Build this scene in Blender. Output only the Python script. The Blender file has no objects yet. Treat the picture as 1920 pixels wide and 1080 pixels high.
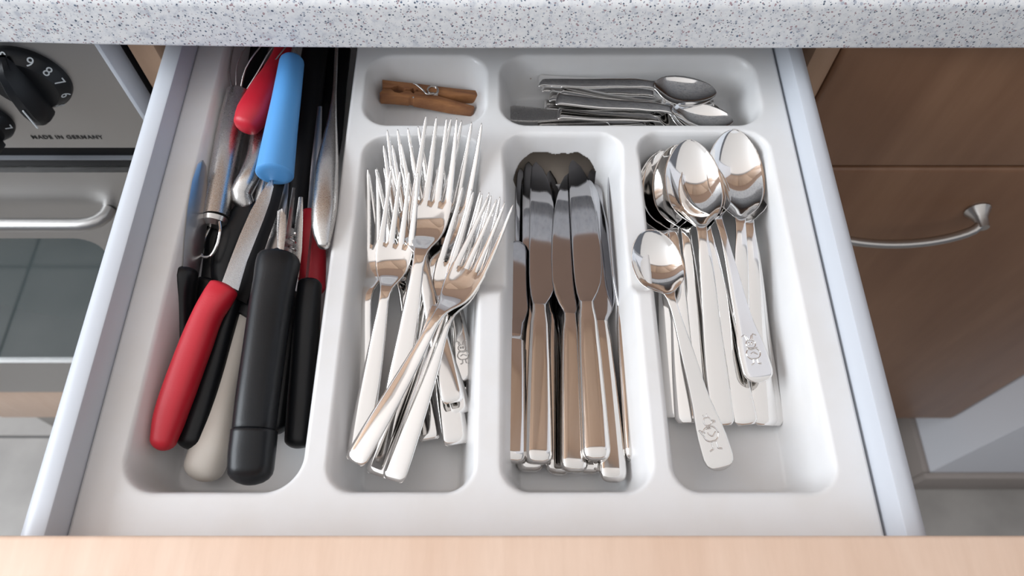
import bpy, bmesh, math, random
import numpy as np
from mathutils import Vector, Matrix
random.seed(7)
S = bpy.context.scene
C = S.collection
R = math.radians

# ---------------------------------------------------------------- camera
H, F, PITCH = .4, 1390.0, R(62)
cd = bpy.data.cameras.new('camera'); cam = bpy.data.objects.new('camera', cd); C.objects.link(cam)
cam.location = (0, 0, H); cam.rotation_euler = (R(90) - PITCH, 0, 0)
cd.sensor_width = 36; cd.lens = F / 1920 * 36; cd.shift_x = 9 / 1920
cd.clip_start = .01; cd.clip_end = 50
cd.dof.use_dof = True; cd.dof.focus_distance = .47; cd.dof.aperture_fstop = 9
S.camera = cam
# ---------------------------------------------------------------- world, light, exposure
w = bpy.data.worlds.new('daylight'); S.world = w; w.use_nodes = True
bg = w.node_tree.nodes['Background']; bg.inputs[0].default_value = (.80, .86, 1.0, 1); bg.inputs[1].default_value = .20
def area(name, loc, target, sx, sy, power, col):
    l = bpy.data.lights.new(name, 'AREA'); l.shape = 'RECTANGLE'; l.size = sx; l.size_y = sy; l.energy = power; l.color = col
    o = bpy.data.objects.new(name, l); C.objects.link(o); o.location = loc
    o.rotation_euler = (Vector(target) - Vector(loc)).to_track_quat('-Z', 'Y').to_euler(); return o
area('window_daylight', (-1.9, -.05, .95), (0, .25, 0), 1.5, 1.1, 54, (.88, .94, 1.0))
area('ceiling_fill', (.0, -.90, 1.37), (.0, -.90, 0), 4.4, 2.9, 22, (1.0, .97, .94))  # added fill panel under the ceiling, standing in for a bright ceiling
S.view_settings.view_transform = 'Standard'; S.view_settings.look = 'None'
S.view_settings.exposure = 0.0; S.view_settings.gamma = 1; S.view_settings.use_curve_mapping = False

def P(px, py, z=0, Y=None, X=None):
    """where the line of sight through a photograph pixel meets a level, front or side plane of the kitchen"""
    xr = (px - 951) / F; yr = -(py - 540) / F
    d = Vector((xr, math.cos(PITCH) + yr * math.sin(PITCH), -math.sin(PITCH) + yr * math.cos(PITCH)))
    t = Y / d[1] if Y is not None else (X / d[0] if X is not None else (z - H) / d[2])
    return Vector((0, 0, H)) + d * t

# ---------------------------------------------------------------- materials
def mat(name, col, rough=.5, metal=0, coat=0, spec=None):
    m = bpy.data.materials.new(name); m.use_nodes = True
    b = m.node_tree.nodes['Principled BSDF']
    b.inputs['Base Color'].default_value = (*col, 1); b.inputs['Roughness'].default_value = rough
    b.inputs['Metallic'].default_value = metal; b.inputs['Coat Weight'].default_value = coat
    if spec is not None: b.inputs['Specular IOR Level'].default_value = spec
    return m
def N(m, t, **k):
    n = m.node_tree.nodes.new(t)
    for a, v in k.items():
        if a in n.inputs: n.inputs[a].default_value = v
        else: setattr(n, a, v)
    return n
def L(m, a, b): m.node_tree.links.new(a, b)
def coords(m, scale=(1, 1, 1), rot=(0, 0, 0)):
    t = N(m, 'ShaderNodeTexCoord'); p = N(m, 'ShaderNodeMapping'); p.inputs['Scale'].default_value = scale; p.inputs['Rotation'].default_value = rot
    g = N(m, 'ShaderNodeNewGeometry'); L(m, g.outputs['Position'], p.inputs[0]); return p.outputs[0]
def ramp(m, src, stops):
    r = N(m, 'ShaderNodeValToRGB'); e = r.color_ramp.elements
    while len(e) < len(stops): e.new(.5)
    for q, (p, c) in zip(e, stops):
        q.position = p; q.color = (*c, 1) if len(c) == 3 else c
    L(m, src, r.inputs[0]); return r.outputs[0]
def mix(m, fac, a, b, mode='MIX'):
    x = N(m, 'ShaderNodeMix', data_type='RGBA', blend_type=mode)
    for s, v in ((x.inputs[0], fac), (x.inputs[6], a), (x.inputs[7], b)):
        if hasattr(v, 'is_linked') or hasattr(v, 'links'): L(m, v, s)
        elif isinstance(v, tuple): s.default_value = (*v, 1)
        else: s.default_value = v
    return x.outputs[2]
def bsdf(m): return m.node_tree.nodes['Principled BSDF']
def bump(m, src, strength=.2, dist=.001):
    b = N(m, 'ShaderNodeBump'); b.inputs['Strength'].default_value = strength; b.inputs['Distance'].default_value = dist
    L(m, src, b.inputs['Height']); L(m, b.outputs[0], bsdf(m).inputs['Normal'])

def wood(name, light, dark, scale, rot=(0, 0, 0), rough=.45, amount=1.0):
    m = mat(name, light, rough)
    v = coords(m, scale, rot)
    n1 = N(m, 'ShaderNodeTexNoise', Scale=1.0, Detail=5.0, Roughness=.6, Distortion=.4); L(m, v, n1.inputs['Vector'])
    n2 = N(m, 'ShaderNodeTexNoise', Scale=6.0, Detail=4.0, Roughness=.7); L(m, v, n2.inputs['Vector'])
    c = ramp(m, n1.outputs[0], [(.35, light), (.65, dark)])
    c2 = ramp(m, n2.outputs[0], [(.3, (1, 1, 1)), (.75, tuple(1 - amount * k for k in (.16, .2, .24)))])
    L(m, mix(m, 1.0, c, c2, 'MULTIPLY'), bsdf(m).inputs['Base Color'])
    return m
M = {}
M['front_wood'] = wood('beech_front', (.62, .42, .29), (.56, .36, .235), (5, 5, 1.0))
M['edge_wood'] = wood('beech_edge', (.80, .60, .47), (.75, .54, .41), (22, 3, 3), amount=.5)
M['shaded_door_wood'] = wood('beech_door_shaded', (.36, .20, .115), (.255, .13, .072), (7, 7, .9), rough=.38)  # same beech, darkened in its colour for the shade on the cabinet fronts
M['peg_wood'] = wood('peg_wood', (.42, .19, .075), (.20, .08, .035), (30, 170, 60), rough=.6)
M['carcass'] = mat('carcass_board', (.55, .36, .25), .6)
M['dark'] = mat('dark_gap', (.02, .02, .022), .6)
# speckled worktop
m = mat('speckled_worktop', (.8, .8, .82), .35); M['stone'] = m
v = coords(m)
base = N(m, 'ShaderNodeTexNoise', Scale=160.0, Detail=4.0, Roughness=.7); L(m, v, base.inputs['Vector'])
col = ramp(m, base.outputs[0], [(.33, (.62, .64, .69)), (.45, (.83, .84, .86)), (.62, (.93, .93, .93))])
for sc, th, cc, seed in ((250, .15, (.50, .53, .60), 21), (430, .17, (.40, .30, .32), 0), (420, .17, (.10, .13, .18), 5), (300, .12, (.13, .18, .26), 9), (330, .15, (.44, .31, .34), 13), (560, .15, (.25, .27, .33), 31)):
    vo = N(m, 'ShaderNodeTexVoronoi', Scale=float(sc)); mp = N(m, 'ShaderNodeMapping'); mp.inputs['Location'].default_value = (seed, seed * .7, seed * .3)
    L(m, v, mp.inputs[0])
    ns = N(m, 'ShaderNodeTexNoise', Scale=400.0); L(m, v, ns.inputs['Vector'])
    L(m, mix(m, .0016, mp.outputs[0], ns.outputs['Color'], 'ADD'), vo.inputs['Vector'])
    sep = N(m, 'ShaderNodeSeparateColor'); L(m, vo.outputs['Color'], sep.inputs[0])
    thr = N(m, 'ShaderNodeMath', operation='MULTIPLY'); L(m, sep.outputs[0], thr.inputs[0]); thr.inputs[1].default_value = th * 2.6
    ad = N(m, 'ShaderNodeMath', operation='SUBTRACT'); L(m, thr.outputs[0], ad.inputs[0]); ad.inputs[1].default_value = th * .75
    lt = N(m, 'ShaderNodeMath', operation='LESS_THAN'); L(m, vo.outputs['Distance'], lt.inputs[0]); L(m, ad.outputs[0], lt.inputs[1])
    col = mix(m, lt.outputs[0], col, cc)
L(m, col, bsdf(m).inputs['Base Color'])
# tray plastic with a few specks of dirt
m = mat('tray_plastic', (.74, .735, .73), .32); M['tray'] = m
v = coords(m)
vo = N(m, 'ShaderNodeTexVoronoi', Scale=90.0); L(m, v, vo.inputs['Vector'])
sep = N(m, 'ShaderNodeSeparateColor'); L(m, vo.outputs['Color'], sep.inputs[0])
t1 = N(m, 'ShaderNodeMath', operation='MULTIPLY_ADD'); L(m, sep.outputs[1], t1.inputs[0]); t1.inputs[1].default_value = 1.2; t1.inputs[2].default_value = -1.12
lt = N(m, 'ShaderNodeMath', operation='LESS_THAN'); L(m, vo.outputs['Distance'], lt.inputs[0]); L(m, t1.outputs[0], lt.inputs[1])
n1 = N(m, 'ShaderNodeTexNoise', Scale=30.0, Detail=4.0); L(m, v, n1.inputs['Vector'])
c0 = ramp(m, n1.outputs[0], [(.4, (.76, .76, .765)), (.7, (.735, .725, .715))])
L(m, mix(m, lt.outputs[0], c0, (.45, .38, .33)), bsdf(m).inputs['Base Color'])
M['drawer'] = mat('painted_drawer_steel', (.56, .59, .64), .38)
def steel(name, col, rough, spots=0, brushed=None):
    m = mat(name, col, rough, 1)
    if spots or brushed:
        v = coords(m, brushed or (1, 1, 1))
        n = N(m, 'ShaderNodeTexNoise', Scale=spots or 60.0, Detail=3.0); L(m, v, n.inputs['Vector'])
        mr = N(m, 'ShaderNodeMapRange'); L(m, n.outputs[0], mr.inputs[0]); mr.inputs[1].default_value = .3; mr.inputs[2].default_value = .75
        mr.inputs[3].default_value = rough * .8; mr.inputs[4].default_value = rough * 1.5
        L(m, mr.outputs[0], bsdf(m).inputs['Roughness'])
        if brushed:
            L(m, ramp(m, n.outputs[0], [(.3, tuple(k * .93 for k in col)), (.7, col)]), bsdf(m).inputs['Base Color'])
    return m
M['steel'] = steel('polished_steel', (.80, .785, .77), .055, 70)
M['knife_steel'] = steel('spotted_steel', (.74, .72, .70), .07, 110)
M['blade'] = steel('blade_steel', (.50, .50, .52), .07)
M['satin_blade'] = steel('satin_blade', (.56, .58, .61), .24, 0, (60, 20, 60))
M['satin'] = steel('satin_steel', (.60, .585, .57), .27, 0, (60, 20, 60))
M['oven'] = steel('brushed_oven_steel', (.50, .49, .48), .36, 0, (4, 60, 260))
M['handle_steel'] = steel('satin_nickel', (.55, .53, .51), .3)
M['dull_blade'] = steel('dull_blade', (.45, .45, .46), .3)
def rubber(name, col, rough=.45, sc=900.0, st=.12):
    m = mat(name, col, rough); v = coords(m)
    n = N(m, 'ShaderNodeTexNoise', Scale=sc, Detail=2.0); L(m, v, n.inputs['Vector']); bump(m, n.outputs[0], st, .0004); return m
M['black'] = rubber('black_plastic', (.007, .008, .010), .34); M['black'].node_tree.nodes['Principled BSDF'].inputs['Specular IOR Level'].default_value = .32
M['black_matt'] = rubber('black_matt', (.005, .005, .006), .5); M['black_matt'].node_tree.nodes['Principled BSDF'].inputs['Specular IOR Level'].default_value = .2
M['red'] = rubber('red_plastic', (.52, .012, .028), .45)
M['blue'] = rubber('blue_plastic', (.10, .34, .72), .42)
M['white_handle'] = rubber('cream_plastic', (.72, .68, .62), .45)
M['grey_plastic'] = mat('grey_plastic', (.2, .21, .23), .5)
M['glass'] = mat('oven_glass', (.055, .085, .09), .05, 0, 0, .9)
M['print_black'] = mat('print_black', (.02, .02, .02), .5)
M['print_white'] = mat('print_white', (.55, .58, .6), .5)
M['wall'] = mat('white_wall', (.80, .81, .85), .8)
M['ceiling'] = mat('ceiling_white', (.82, .82, .82), .9)
M['skirt'] = mat('brown_tile_skirting', (.30, .26, .235), .5)
M['liner'] = mat('drawer_bottom_board', (.62, .54, .46), .6)
M['stain'] = mat('brown_stain', (.25, .17, .10), .5)
m = mat('floor_tile', (.46, .44, .41), .45); M['tile'] = m
v = coords(m); n = N(m, 'ShaderNodeTexNoise', Scale=9.0, Detail=6.0); L(m, v, n.inputs['Vector'])
L(m, ramp(m, n.outputs[0], [(.35, (.37, .345, .32)), (.65, (.29, .27, .25))]), bsdf(m).inputs['Base Color'])
M['grout'] = mat('grout', (.12, .12, .12), .8)

# ---------------------------------------------------------------- helpers
def tag(o, label=None, cat=None, group=None, kind=None):
    for k, v_ in (('label', label), ('category', cat), ('group', group), ('kind', kind)):
        if v_: o[k] = v_
    return o
def mk(name, verts, faces, material, parent=None, smooth=True, sharp=38, origin=None, normals=None):
    org = Vector(parent.location) if parent is not None and origin is None else Vector(origin or (0, 0, 0))
    me = bpy.data.meshes.new(name)
    me.from_pydata([tuple(Vector(q) - org) for q in verts], [], faces)
    if isinstance(material, str): material = M[material]
    me.materials.append(material)
    if smooth:
        me.shade_smooth()
        if normals is None and sharp: me.set_sharp_from_angle(angle=R(sharp))
    me.update()
    if normals is not None: me.normals_split_custom_set_from_vertices([tuple(n_) for n_ in normals])
    o = bpy.data.objects.new(name, me); C.objects.link(o)
    if parent is not None:
        o.parent = parent
    else: o.location = org
    return o
def thing(name, label, cat, loc, group=None):
    o = bpy.data.objects.new(name, None); o.empty_display_size = .02; C.objects.link(o); o.location = loc
    return tag(o, label, cat, group)
def fix(bm):
    bmesh.ops.recalc_face_normals(bm, faces=bm.faces)
def from_bm(name, bm, material, parent=None, origin=None, sharp=38, smooth=True):
    fix(bm)
    bm.verts.ensure_lookup_table()
    vs = [v_.co.copy() for v_ in bm.verts]; fs = [[v_.index for v_ in f.verts] for f in bm.faces]; bm.free()
    return mk(name, vs, fs, material, parent, smooth, sharp, origin)
def box_bm(bm, x0, x1, y0, y1, z0, z1, bev=0, seg=3):
    g = bmesh.ops.create_cube(bm, size=1)['verts']
    for q in g: q.co = Vector(((x0 + x1) / 2 + q.co.x * (x1 - x0), (y0 + y1) / 2 + q.co.y * (y1 - y0), (z0 + z1) / 2 + q.co.z * (z1 - z0)))
    if bev:
        es = list({e for q in g for e in q.link_edges})
        bmesh.ops.bevel(bm, geom=es, offset=bev, segments=seg, profile=.5, affect='EDGES')
def box(name, x0, x1, y0, y1, z0, z1, material, parent=None, bev=0, seg=3, origin=None):
    bm = bmesh.new(); box_bm(bm, min(x0, x1), max(x0, x1), min(y0, y1), max(y0, y1), min(z0, z1), max(z0, z1), bev, seg)
    return from_bm(name, bm, material, parent, origin)
def struct(o): o['kind'] = 'structure'; return o
def interp(tab, ys):
    """smooth cubic through a table of (y, value)"""
    X = np.array([a for a, _ in tab], float); V = np.array([b for _, b in tab], float)
    d = np.diff(V) / np.diff(X); m_ = np.zeros_like(V); m_[0] = d[0]; m_[-1] = d[-1]
    for i in range(1, len(V) - 1):
        m_[i] = 0 if d[i - 1] * d[i] <= 0 else 2 * d[i - 1] * d[i] / (d[i - 1] + d[i])
    out = []
    for y in ys:
        i = min(max(int(np.searchsorted(X, y) - 1), 0), len(X) - 2); h = X[i + 1] - X[i]; t = (y - X[i]) / h; t = min(max(t, 0), 1)
        out.append((2*t**3 - 3*t*t + 1) * V[i] + (t**3 - 2*t*t + t) * h * m_[i] + (-2*t**3 + 3*t*t) * V[i+1] + (t**3 - t*t) * h * m_[i+1])
    return np.array(out)
def loft(stations, n=20, expo=2.0, caps=True, flat=1.0):
    """closed tube through (point, half width, half height); ends rounded by the stations themselves"""
    pts = [Vector(s[0]) for s in stations]; V = []; Fc = []
    for i, s in enumerate(stations):
        t = (pts[min(i + 1, len(pts) - 1)] - pts[max(i - 1, 0)]).normalized()
        side = t.cross(Vector((0, 0, 1))).normalized(); up = side.cross(t).normalized()
        rx, rz = s[1], s[2] if len(s) > 2 else s[1]
        roll = s[3] if len(s) > 3 else 0
        for k in range(n):
            a = 2 * math.pi * k / n; c, q = math.cos(a), math.sin(a)
            e = 2 / expo
            u = math.copysign(abs(c) ** e, c) * rx; w_ = math.copysign(abs(q) ** e, q) * rz
            u2 = u * math.cos(roll) - w_ * math.sin(roll); w2 = u * math.sin(roll) + w_ * math.cos(roll)
            V.append(pts[i] + side * u2 + up * w2)
    for i in range(len(pts) - 1):
        for k in range(n):
            k2 = (k + 1) % n; Fc.append((i*n + k, i*n + k2, (i+1)*n + k2, (i+1)*n + k))
    if caps: Fc.append(tuple(range(n - 1, -1, -1))); Fc.append(tuple((len(pts) - 1) * n + k for k in range(n)))
    return V, Fc
def resample(path, n, vals=None):
    """smooth path through (x,y,z,rx,rz) rows, in equal steps"""
    A = np.array(path, float); s = np.concatenate([[0], np.cumsum(np.linalg.norm(np.diff(A[:, :3], axis=0), axis=1))])
    q = np.linspace(0, s[-1], n)
    return np.stack([interp(list(zip(s, A[:, c])), q) for c in range(A.shape[1])], 1)
def rounded(path, n=24, r0=1.0, r1=1.0):
    """resample a path and round off its two ends like a real moulded handle"""
    A = resample(path, n); out = []
    L0 = A[0, 3]; L1 = A[-1, 3]
    t0 = Vector(A[0, :3] - A[1, :3]).normalized(); t1 = Vector(A[-1, :3] - A[-2, :3]).normalized()
    for k in range(5):
        a = math.pi / 2 * k / 5; out.append((Vector(A[0, :3]) + t0 * L0 * r0 * math.cos(a), L0 * max(math.sin(a), .12), A[0, 4] * max(math.sin(a), .12)))
    for row in A: out.append((Vector(row[:3]), row[3], row[4]))
    for k in range(4, -1, -1):
        a = math.pi / 2 * k / 5; out.append((Vector(A[-1, :3]) + t1 * L1 * r1 * math.cos(a), L1 * max(math.sin(a), .12), A[-1, 4] * max(math.sin(a), .12)))
    return out
def pxpath(rows):
    out = []
    for r in rows:
        q = P(r[0], r[1], r[2]); out.append((q.x, q.y, q.z, r[3], r[4] if len(r) > 4 else r[3]))
    return out
def handle(name, rows, material, parent, n=22, expo=2.0, r0=1.0, r1=1.0, seg=24):
    V, Fc = loft(rounded(pxpath(rows), n, r0, r1), seg, expo); return mk(name, V, Fc, material, parent, sharp=60)
def tube(name, pts, r, material, parent, n=8, steps=None):
    A = [(*p, r, r) for p in pts]
    A = resample(A, steps or max(6, len(pts) * 4))
    V, Fc = loft([(Vector(a[:3]), r, r) for a in A], n); return mk(name, V, Fc, material, parent, sharp=70)
def slab(name, poly, th, material, parent=None, bev=.0002, origin=None, down=True):
    """flat piece with real thickness from a ring of 3-D points"""
    bm = bmesh.new(); poly = [Vector(q) for q in poly]
    nrm = Vector((0, 0, 0))
    for i in range(len(poly)): nrm += (poly[i] - poly[0]).cross(poly[(i + 1) % len(poly)] - poly[0])
    nrm.normalize()
    if nrm.z < 0: nrm = -nrm
    top = [bm.verts.new(q) for q in poly]; bot = [bm.verts.new(q - nrm * th) for q in poly]
    bm.faces.new(top); bm.faces.new(bot[::-1])
    for i in range(len(poly)): bm.faces.new((top[i], bot[i], bot[(i+1) % len(poly)], top[(i+1) % len(poly)]))
    fix(bm)
    if bev: bmesh.ops.bevel(bm, geom=list(bm.edges), offset=bev, segments=2, profile=.5, affect='EDGES', clamp_overlap=True)
    return from_bm(name, bm, material, parent, origin, sharp=30)
def smooth_ring(pts, n=4):
    out = []; k = len(pts)
    for i in range(k):
        p0, p1, p2, p3 = (Vector(pts[(i + j - 1) % k]) for j in range(4))
        for s in range(n):
            t = s / n
            out.append(.5 * ((2 * p1) + (-p0 + p2) * t + (2*p0 - 5*p1 + 4*p2 - p3) * t * t + (-p0 + 3*p1 - 3*p2 + p3) * t**3))
    return out

# ================================================================ the setting
ZF = -1.03                                                       # floor level, the tray's rim being zero
YB = 1.0                                                         # back wall
XW = .768                                                        # white wall at the end of the units
tl = .45
floor_root = box('floor', -2.6, 2.6, -2.6, YB, ZF - .03, ZF - .004, 'grout'); struct(floor_root)
gx0 = P(40, 560, Y=.385); y_joint = .428
tile_me = None; k = 0
for i in range(-8, 8):
    for j in range(-9, 3):
        x0 = -.61 + i * tl; y1 = y_joint + j * tl
        if x0 < -2.6 or x0 + tl > 2.6 or y1 + tl > YB or y1 < -2.6: continue
        if tile_me is None:
            bm = bmesh.new(); box_bm(bm, .002, tl - .002, .002, tl - .002, -.01, 0, .0015, 1)
            t_ = from_bm('tile', bm, 'tile'); tile_me = t_.data
        else:
            t_ = bpy.data.objects.new('tile', tile_me); C.objects.link(t_)
        t_.parent = floor_root; t_.location = (x0, y1, ZF)
struct(box('wall_back', -2.6, 2.6, YB, YB + .1, ZF, 1.4, 'wall'))
struct(box('ceiling', -2.6, 2.6, -2.6, YB + .1, 1.4, 1.5, 'ceiling'))
YS = .3366
struct(box('wall_right', XW, 2.6, YS, YB, ZF, 1.4, 'wall', bev=.004, seg=2))
bt = -.945
struct(box('baseboard_front', XW - .012, 2.6, YS - .012, YS, ZF, bt, 'skirt', bev=.002, seg=2))
struct(box('baseboard_side', XW - .012, XW, YS, .46, ZF, bt, 'skirt', bev=.002, seg=2))

# ================================================================ worktop
bm = bmesh.new()
# cross-section of the worktop edge, swept along X with the slight bow the photograph shows
zb, zt, yf, rr = .048, .0895, .362, .009
sec = [(YB - .002, zb), (yf + .006, zb)]
sec += [(yf + .003 - .003 * math.sin(a), zb + .003 - .003 * math.cos(a)) for a in [math.pi / 2 * i / 4 for i in range(5)]]
sec += [(yf + rr - rr * math.cos(a), zt - rr + rr * math.sin(a)) for a in [math.pi / 2 * i / 8 for i in range(9)]]
sec += [(YB - .002, zt)]
xs = np.linspace(-1.3, XW - .002, 60); rings = []
for x in xs:
    dx = max(0, -x - .02); off = .055 * dx ** 2 + .01 * max(0, x - .25) ** 2
    rings.append([bm.verts.new((x, y + (off if y < .4 else 0), z)) for y, z in sec])
for a, b in zip(rings[:-1], rings[1:]):
    for i in range(len(sec)):
        j = (i + 1) % len(sec); bm.faces.new((a[i], a[j], b[j], b[i]))
bm.faces.new(rings[0]); bm.faces.new(rings[-1][::-1])
tag(from_bm('worktop', bm, 'stone', sharp=60), 'white worktop speckled grey blue and mauve, overhanging the open drawer', 'worktop')

# ================================================================ cabinet units
def y_at(px, py, Y): return P(px, py, Y=Y)
YFR = .40; YC = .42; YM = .405
xl0, xl1 = P(233, 77, Y=YM).x, P(283, 77, Y=YM).x
xr0, xr1 = P(1528, 95, Y=YM).x, P(1575, 95, Y=YM).x
zpb = P(1760, 785, Y=YFR).z + .004
base = thing('cabinet', 'beech base cabinet that holds the open cutlery drawer', 'cabinet', ((xl0 + xr1) / 2, .7, ZF + .13))
box('side_panel', xl0, xl1, YM, YB - .01, zpb, zb - .001, 'front_wood', base, .0012, 2)
box('side_panel', xr0, xr1, YM, YB - .01, zpb, zb - .001, 'front_wood', base, .0012, 2)
box('back_panel', xl1, xr0, YB - .02, YB - .012, zpb, zb - .001, 'carcass', base)
box('bottom_panel', xl1, xr0, YM, YB - .02, zpb, zpb + .018, 'carcass', base)
box('top_rail', xl1, xr0, .5, .58, zb - .018, zb - .001, 'carcass', base)
zg = P(1700, 316, Y=YFR).z
box('door', xl0 + .001, xr1 - .001, YM - .0185, YM - .0005, zpb + .002, zg - .002, 'shaded_door_wood', base, .003, 3)
# neighbour on the right
xn0 = P(1585, 95, Y=YFR).x; zbot = P(1760, 785, Y=YFR).z
nb = thing('cabinet', 'beech cabinet with a bow handle, right of the open drawer', 'cabinet', ((xn0 + XW) / 2, .7, ZF + .19))
box('carcass', xr1 + .001, XW - .004, YC, YB - .01, zbot + .004, zb - .001, 'carcass', nb, .001, 1)
box('drawer_front', xn0, XW - .004, YFR, YC - .001, zg + .0018, zb - .004, 'shaded_door_wood', nb, .0045, 4)
dr = box('door', xn0, XW - .004, YFR, YC - .001, zbot, zg - .0018, 'shaded_door_wood', nb, .0045, 4)
# bow handle
hA = P(1832, 392, Y=YFR); hx0 = 2 * P(1688, 437, Y=YFR - .03).x - hA.x
zh = hA.z
ho = YFR - .034
bar = []
for t in np.linspace(-1, 1, 25):
    x = (hA.x + hx0) / 2 + t * (hA.x - hx0) / 2
    b = math.cos(t * math.pi / 2) ** .55
    bar.append((x, YFR - .016 - .016 * b, zh - .012 * b, .0035 + .001 * (1 - b), .0042))
V, Fc = loft([(Vector(q[:3]), q[4], q[3]) for q in bar], 14, 2.6)
hb = mk('handle', V, Fc, 'handle_steel', nb)
for sx in (hA.x, hx0):
    V, Fc = loft([(Vector((sx, YFR, zh)), .0115, .0115), (Vector((sx, YFR - .002, zh)), .0118, .0118), (Vector((sx, YFR - .011, zh)), .0065, .0065), (Vector((sx, YFR - .0215, zh)), .005, .005)], 20)
    # loft's frame works for a horizontal axis
    mk('handle_foot', V, Fc, 'handle_steel', nb)
tag(box('plinth', xn0, XW - .014, YC + .03, YC + .045, ZF, zbot - .002, 'skirt', None, .001, 1), 'brown plinth board under the right hand beech cabinet', 'plinth')

# ================================================================ oven on the left
YO = .392
xo1 = P(190, 85, Y=YO).x
zp = P(120, 278, Y=YO).z; zd = P(120, 322, Y=YO).z; zgt = P(100, 447, Y=YO).z; zgb = P(60, 680, Y=YO).z; zob = P(60, 735, Y=YO).z; zwb = P(40, 790, Y=YO).z
ov = thing('oven', 'stainless steel built-in oven with black dials, left of the drawer', 'oven', (xo1 - .29, .69, zob))
XO0 = xo1 - .58
box('control_panel', XO0, xo1 - .0035, YO, YO + .02, zp, zb - .002, 'oven', ov, .0012, 2)
box('panel_trim', xo1 - .0035, xo1, YO - .002, YO + .02, zd - .01, zb - .002, 'drawer', ov, .0008, 2)
box('oven_body', XO0 + .004, xo1 - .002, YO + .021, YB - .03, zob, zb - .004, 'dark', ov)
box('vent_strip', XO0 + .002, xo1 - .004, YO + .006, YO + .02, zd, zp - .0005, 'black_matt', ov)
box('vent_lip', XO0 + .002, xo1 - .004, YO + .002, YO + .006, (zd + zp) / 2 - .0025, (zd + zp) / 2 - .001, 'grey_plastic', ov)
# door frame as one piece with the window cut out
def frame(name, x0, x1, y0, y1, z0, z1, ax0, ax1, az0, az1, rad, material, parent):
    bm = bmesh.new(); n = 6; inner = []
    for cx, cz, a0 in ((ax1 - rad, az1 - rad, 0), (ax0 + rad, az1 - rad, 90), (ax0 + rad, az0 + rad, 180), (ax1 - rad, az0 + rad, 270)):
        for i in range(n + 1):
            a = R(a0 + 90 * i / n); inner.append((cx + rad * math.cos(a), cz + rad * math.sin(a)))
    outer = []
    for (x, z) in inner:
        outer.append((x, z))
    def toouter(i):
        q = i // (n + 1); return ((x1, z1), (x0, z1), (x0, z0), (x1, z0))[q]
    vi = [[bm.verts.new((x, y, z)) for x, z in inner] for y in (y0, y1)]
    vo_ = [[bm.verts.new((cx, y, cz)) for cx, cz in ((x1, z1), (x0, z1), (x0, z0), (x1, z0))] for y in (y0, y1)]
    K = len(inner)
    for s in (0, 1):
        for i in range(K):
            j = (i + 1) % K; a = vo_[s][i // (n + 1)]; b = vo_[s][j // (n + 1)]
            f = [vi[s][i], vi[s][j], b] + ([a] if a is not b else [])
            bm.faces.new(f)
    for i in range(K):
        j = (i + 1) % K; bm.faces.new((vi[0][i], vi[0][j], vi[1][j], vi[1][i]))
    for i in range(4):
        j = (i + 1) % 4; bm.faces.new((vo_[0][i], vo_[0][j], vo_[1][j], vo_[1][i]))
    return from_bm(name, bm, material, parent, sharp=30)
od = frame('door', XO0, xo1, YO, YO + .02, zob, zd - .001, XO0 + .045, P(196, 470, Y=YO).x, zgb, zgt, .02, 'oven', ov)
gl = box('window_glass', XO0 + .04, P(200, 470, Y=YO).x, YO + .004, YO + .012, zgb - .004, zgt + .004, 'glass', ov)
zhd = P(100, 422, Y=YO - .018).z; xh1 = P(212, 400, Y=YO).x
tube('handle', [(xh1, YO, zhd), (xh1 - .001, YO - .006, zhd), (xh1 - .008, YO - .014, zhd), (xh1 - .022, YO - .018, zhd), (xh1 - .06, YO - .018, zhd), (XO0 + .10, YO - .018, zhd), (XO0 + .06, YO - .018, zhd), (XO0 + .045, YO - .01, zhd), (XO0 + .04, YO, zhd)], .0065, 'oven', ov, 14, 60)
def text_mesh(name, body, size, extrude, material, off=0, space=1.0):
    c_ = bpy.data.curves.new(name, 'FONT'); c_.body = body; c_.size = size; c_.extrude = extrude; c_.offset = off; c_.space_character = space
    c_.align_x = 'CENTER'; c_.align_y = 'CENTER'
    tmp = bpy.data.objects.new(name, c_); C.objects.link(tmp)
    me = bpy.data.meshes.new_from_object(tmp.evaluated_get(bpy.context.evaluated_depsgraph_get()))
    bpy.data.objects.remove(tmp); me.name = name; me.materials.clear(); me.materials.append(M[material])
    o = bpy.data.objects.new(name, me); C.objects.link(o); return o
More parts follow.
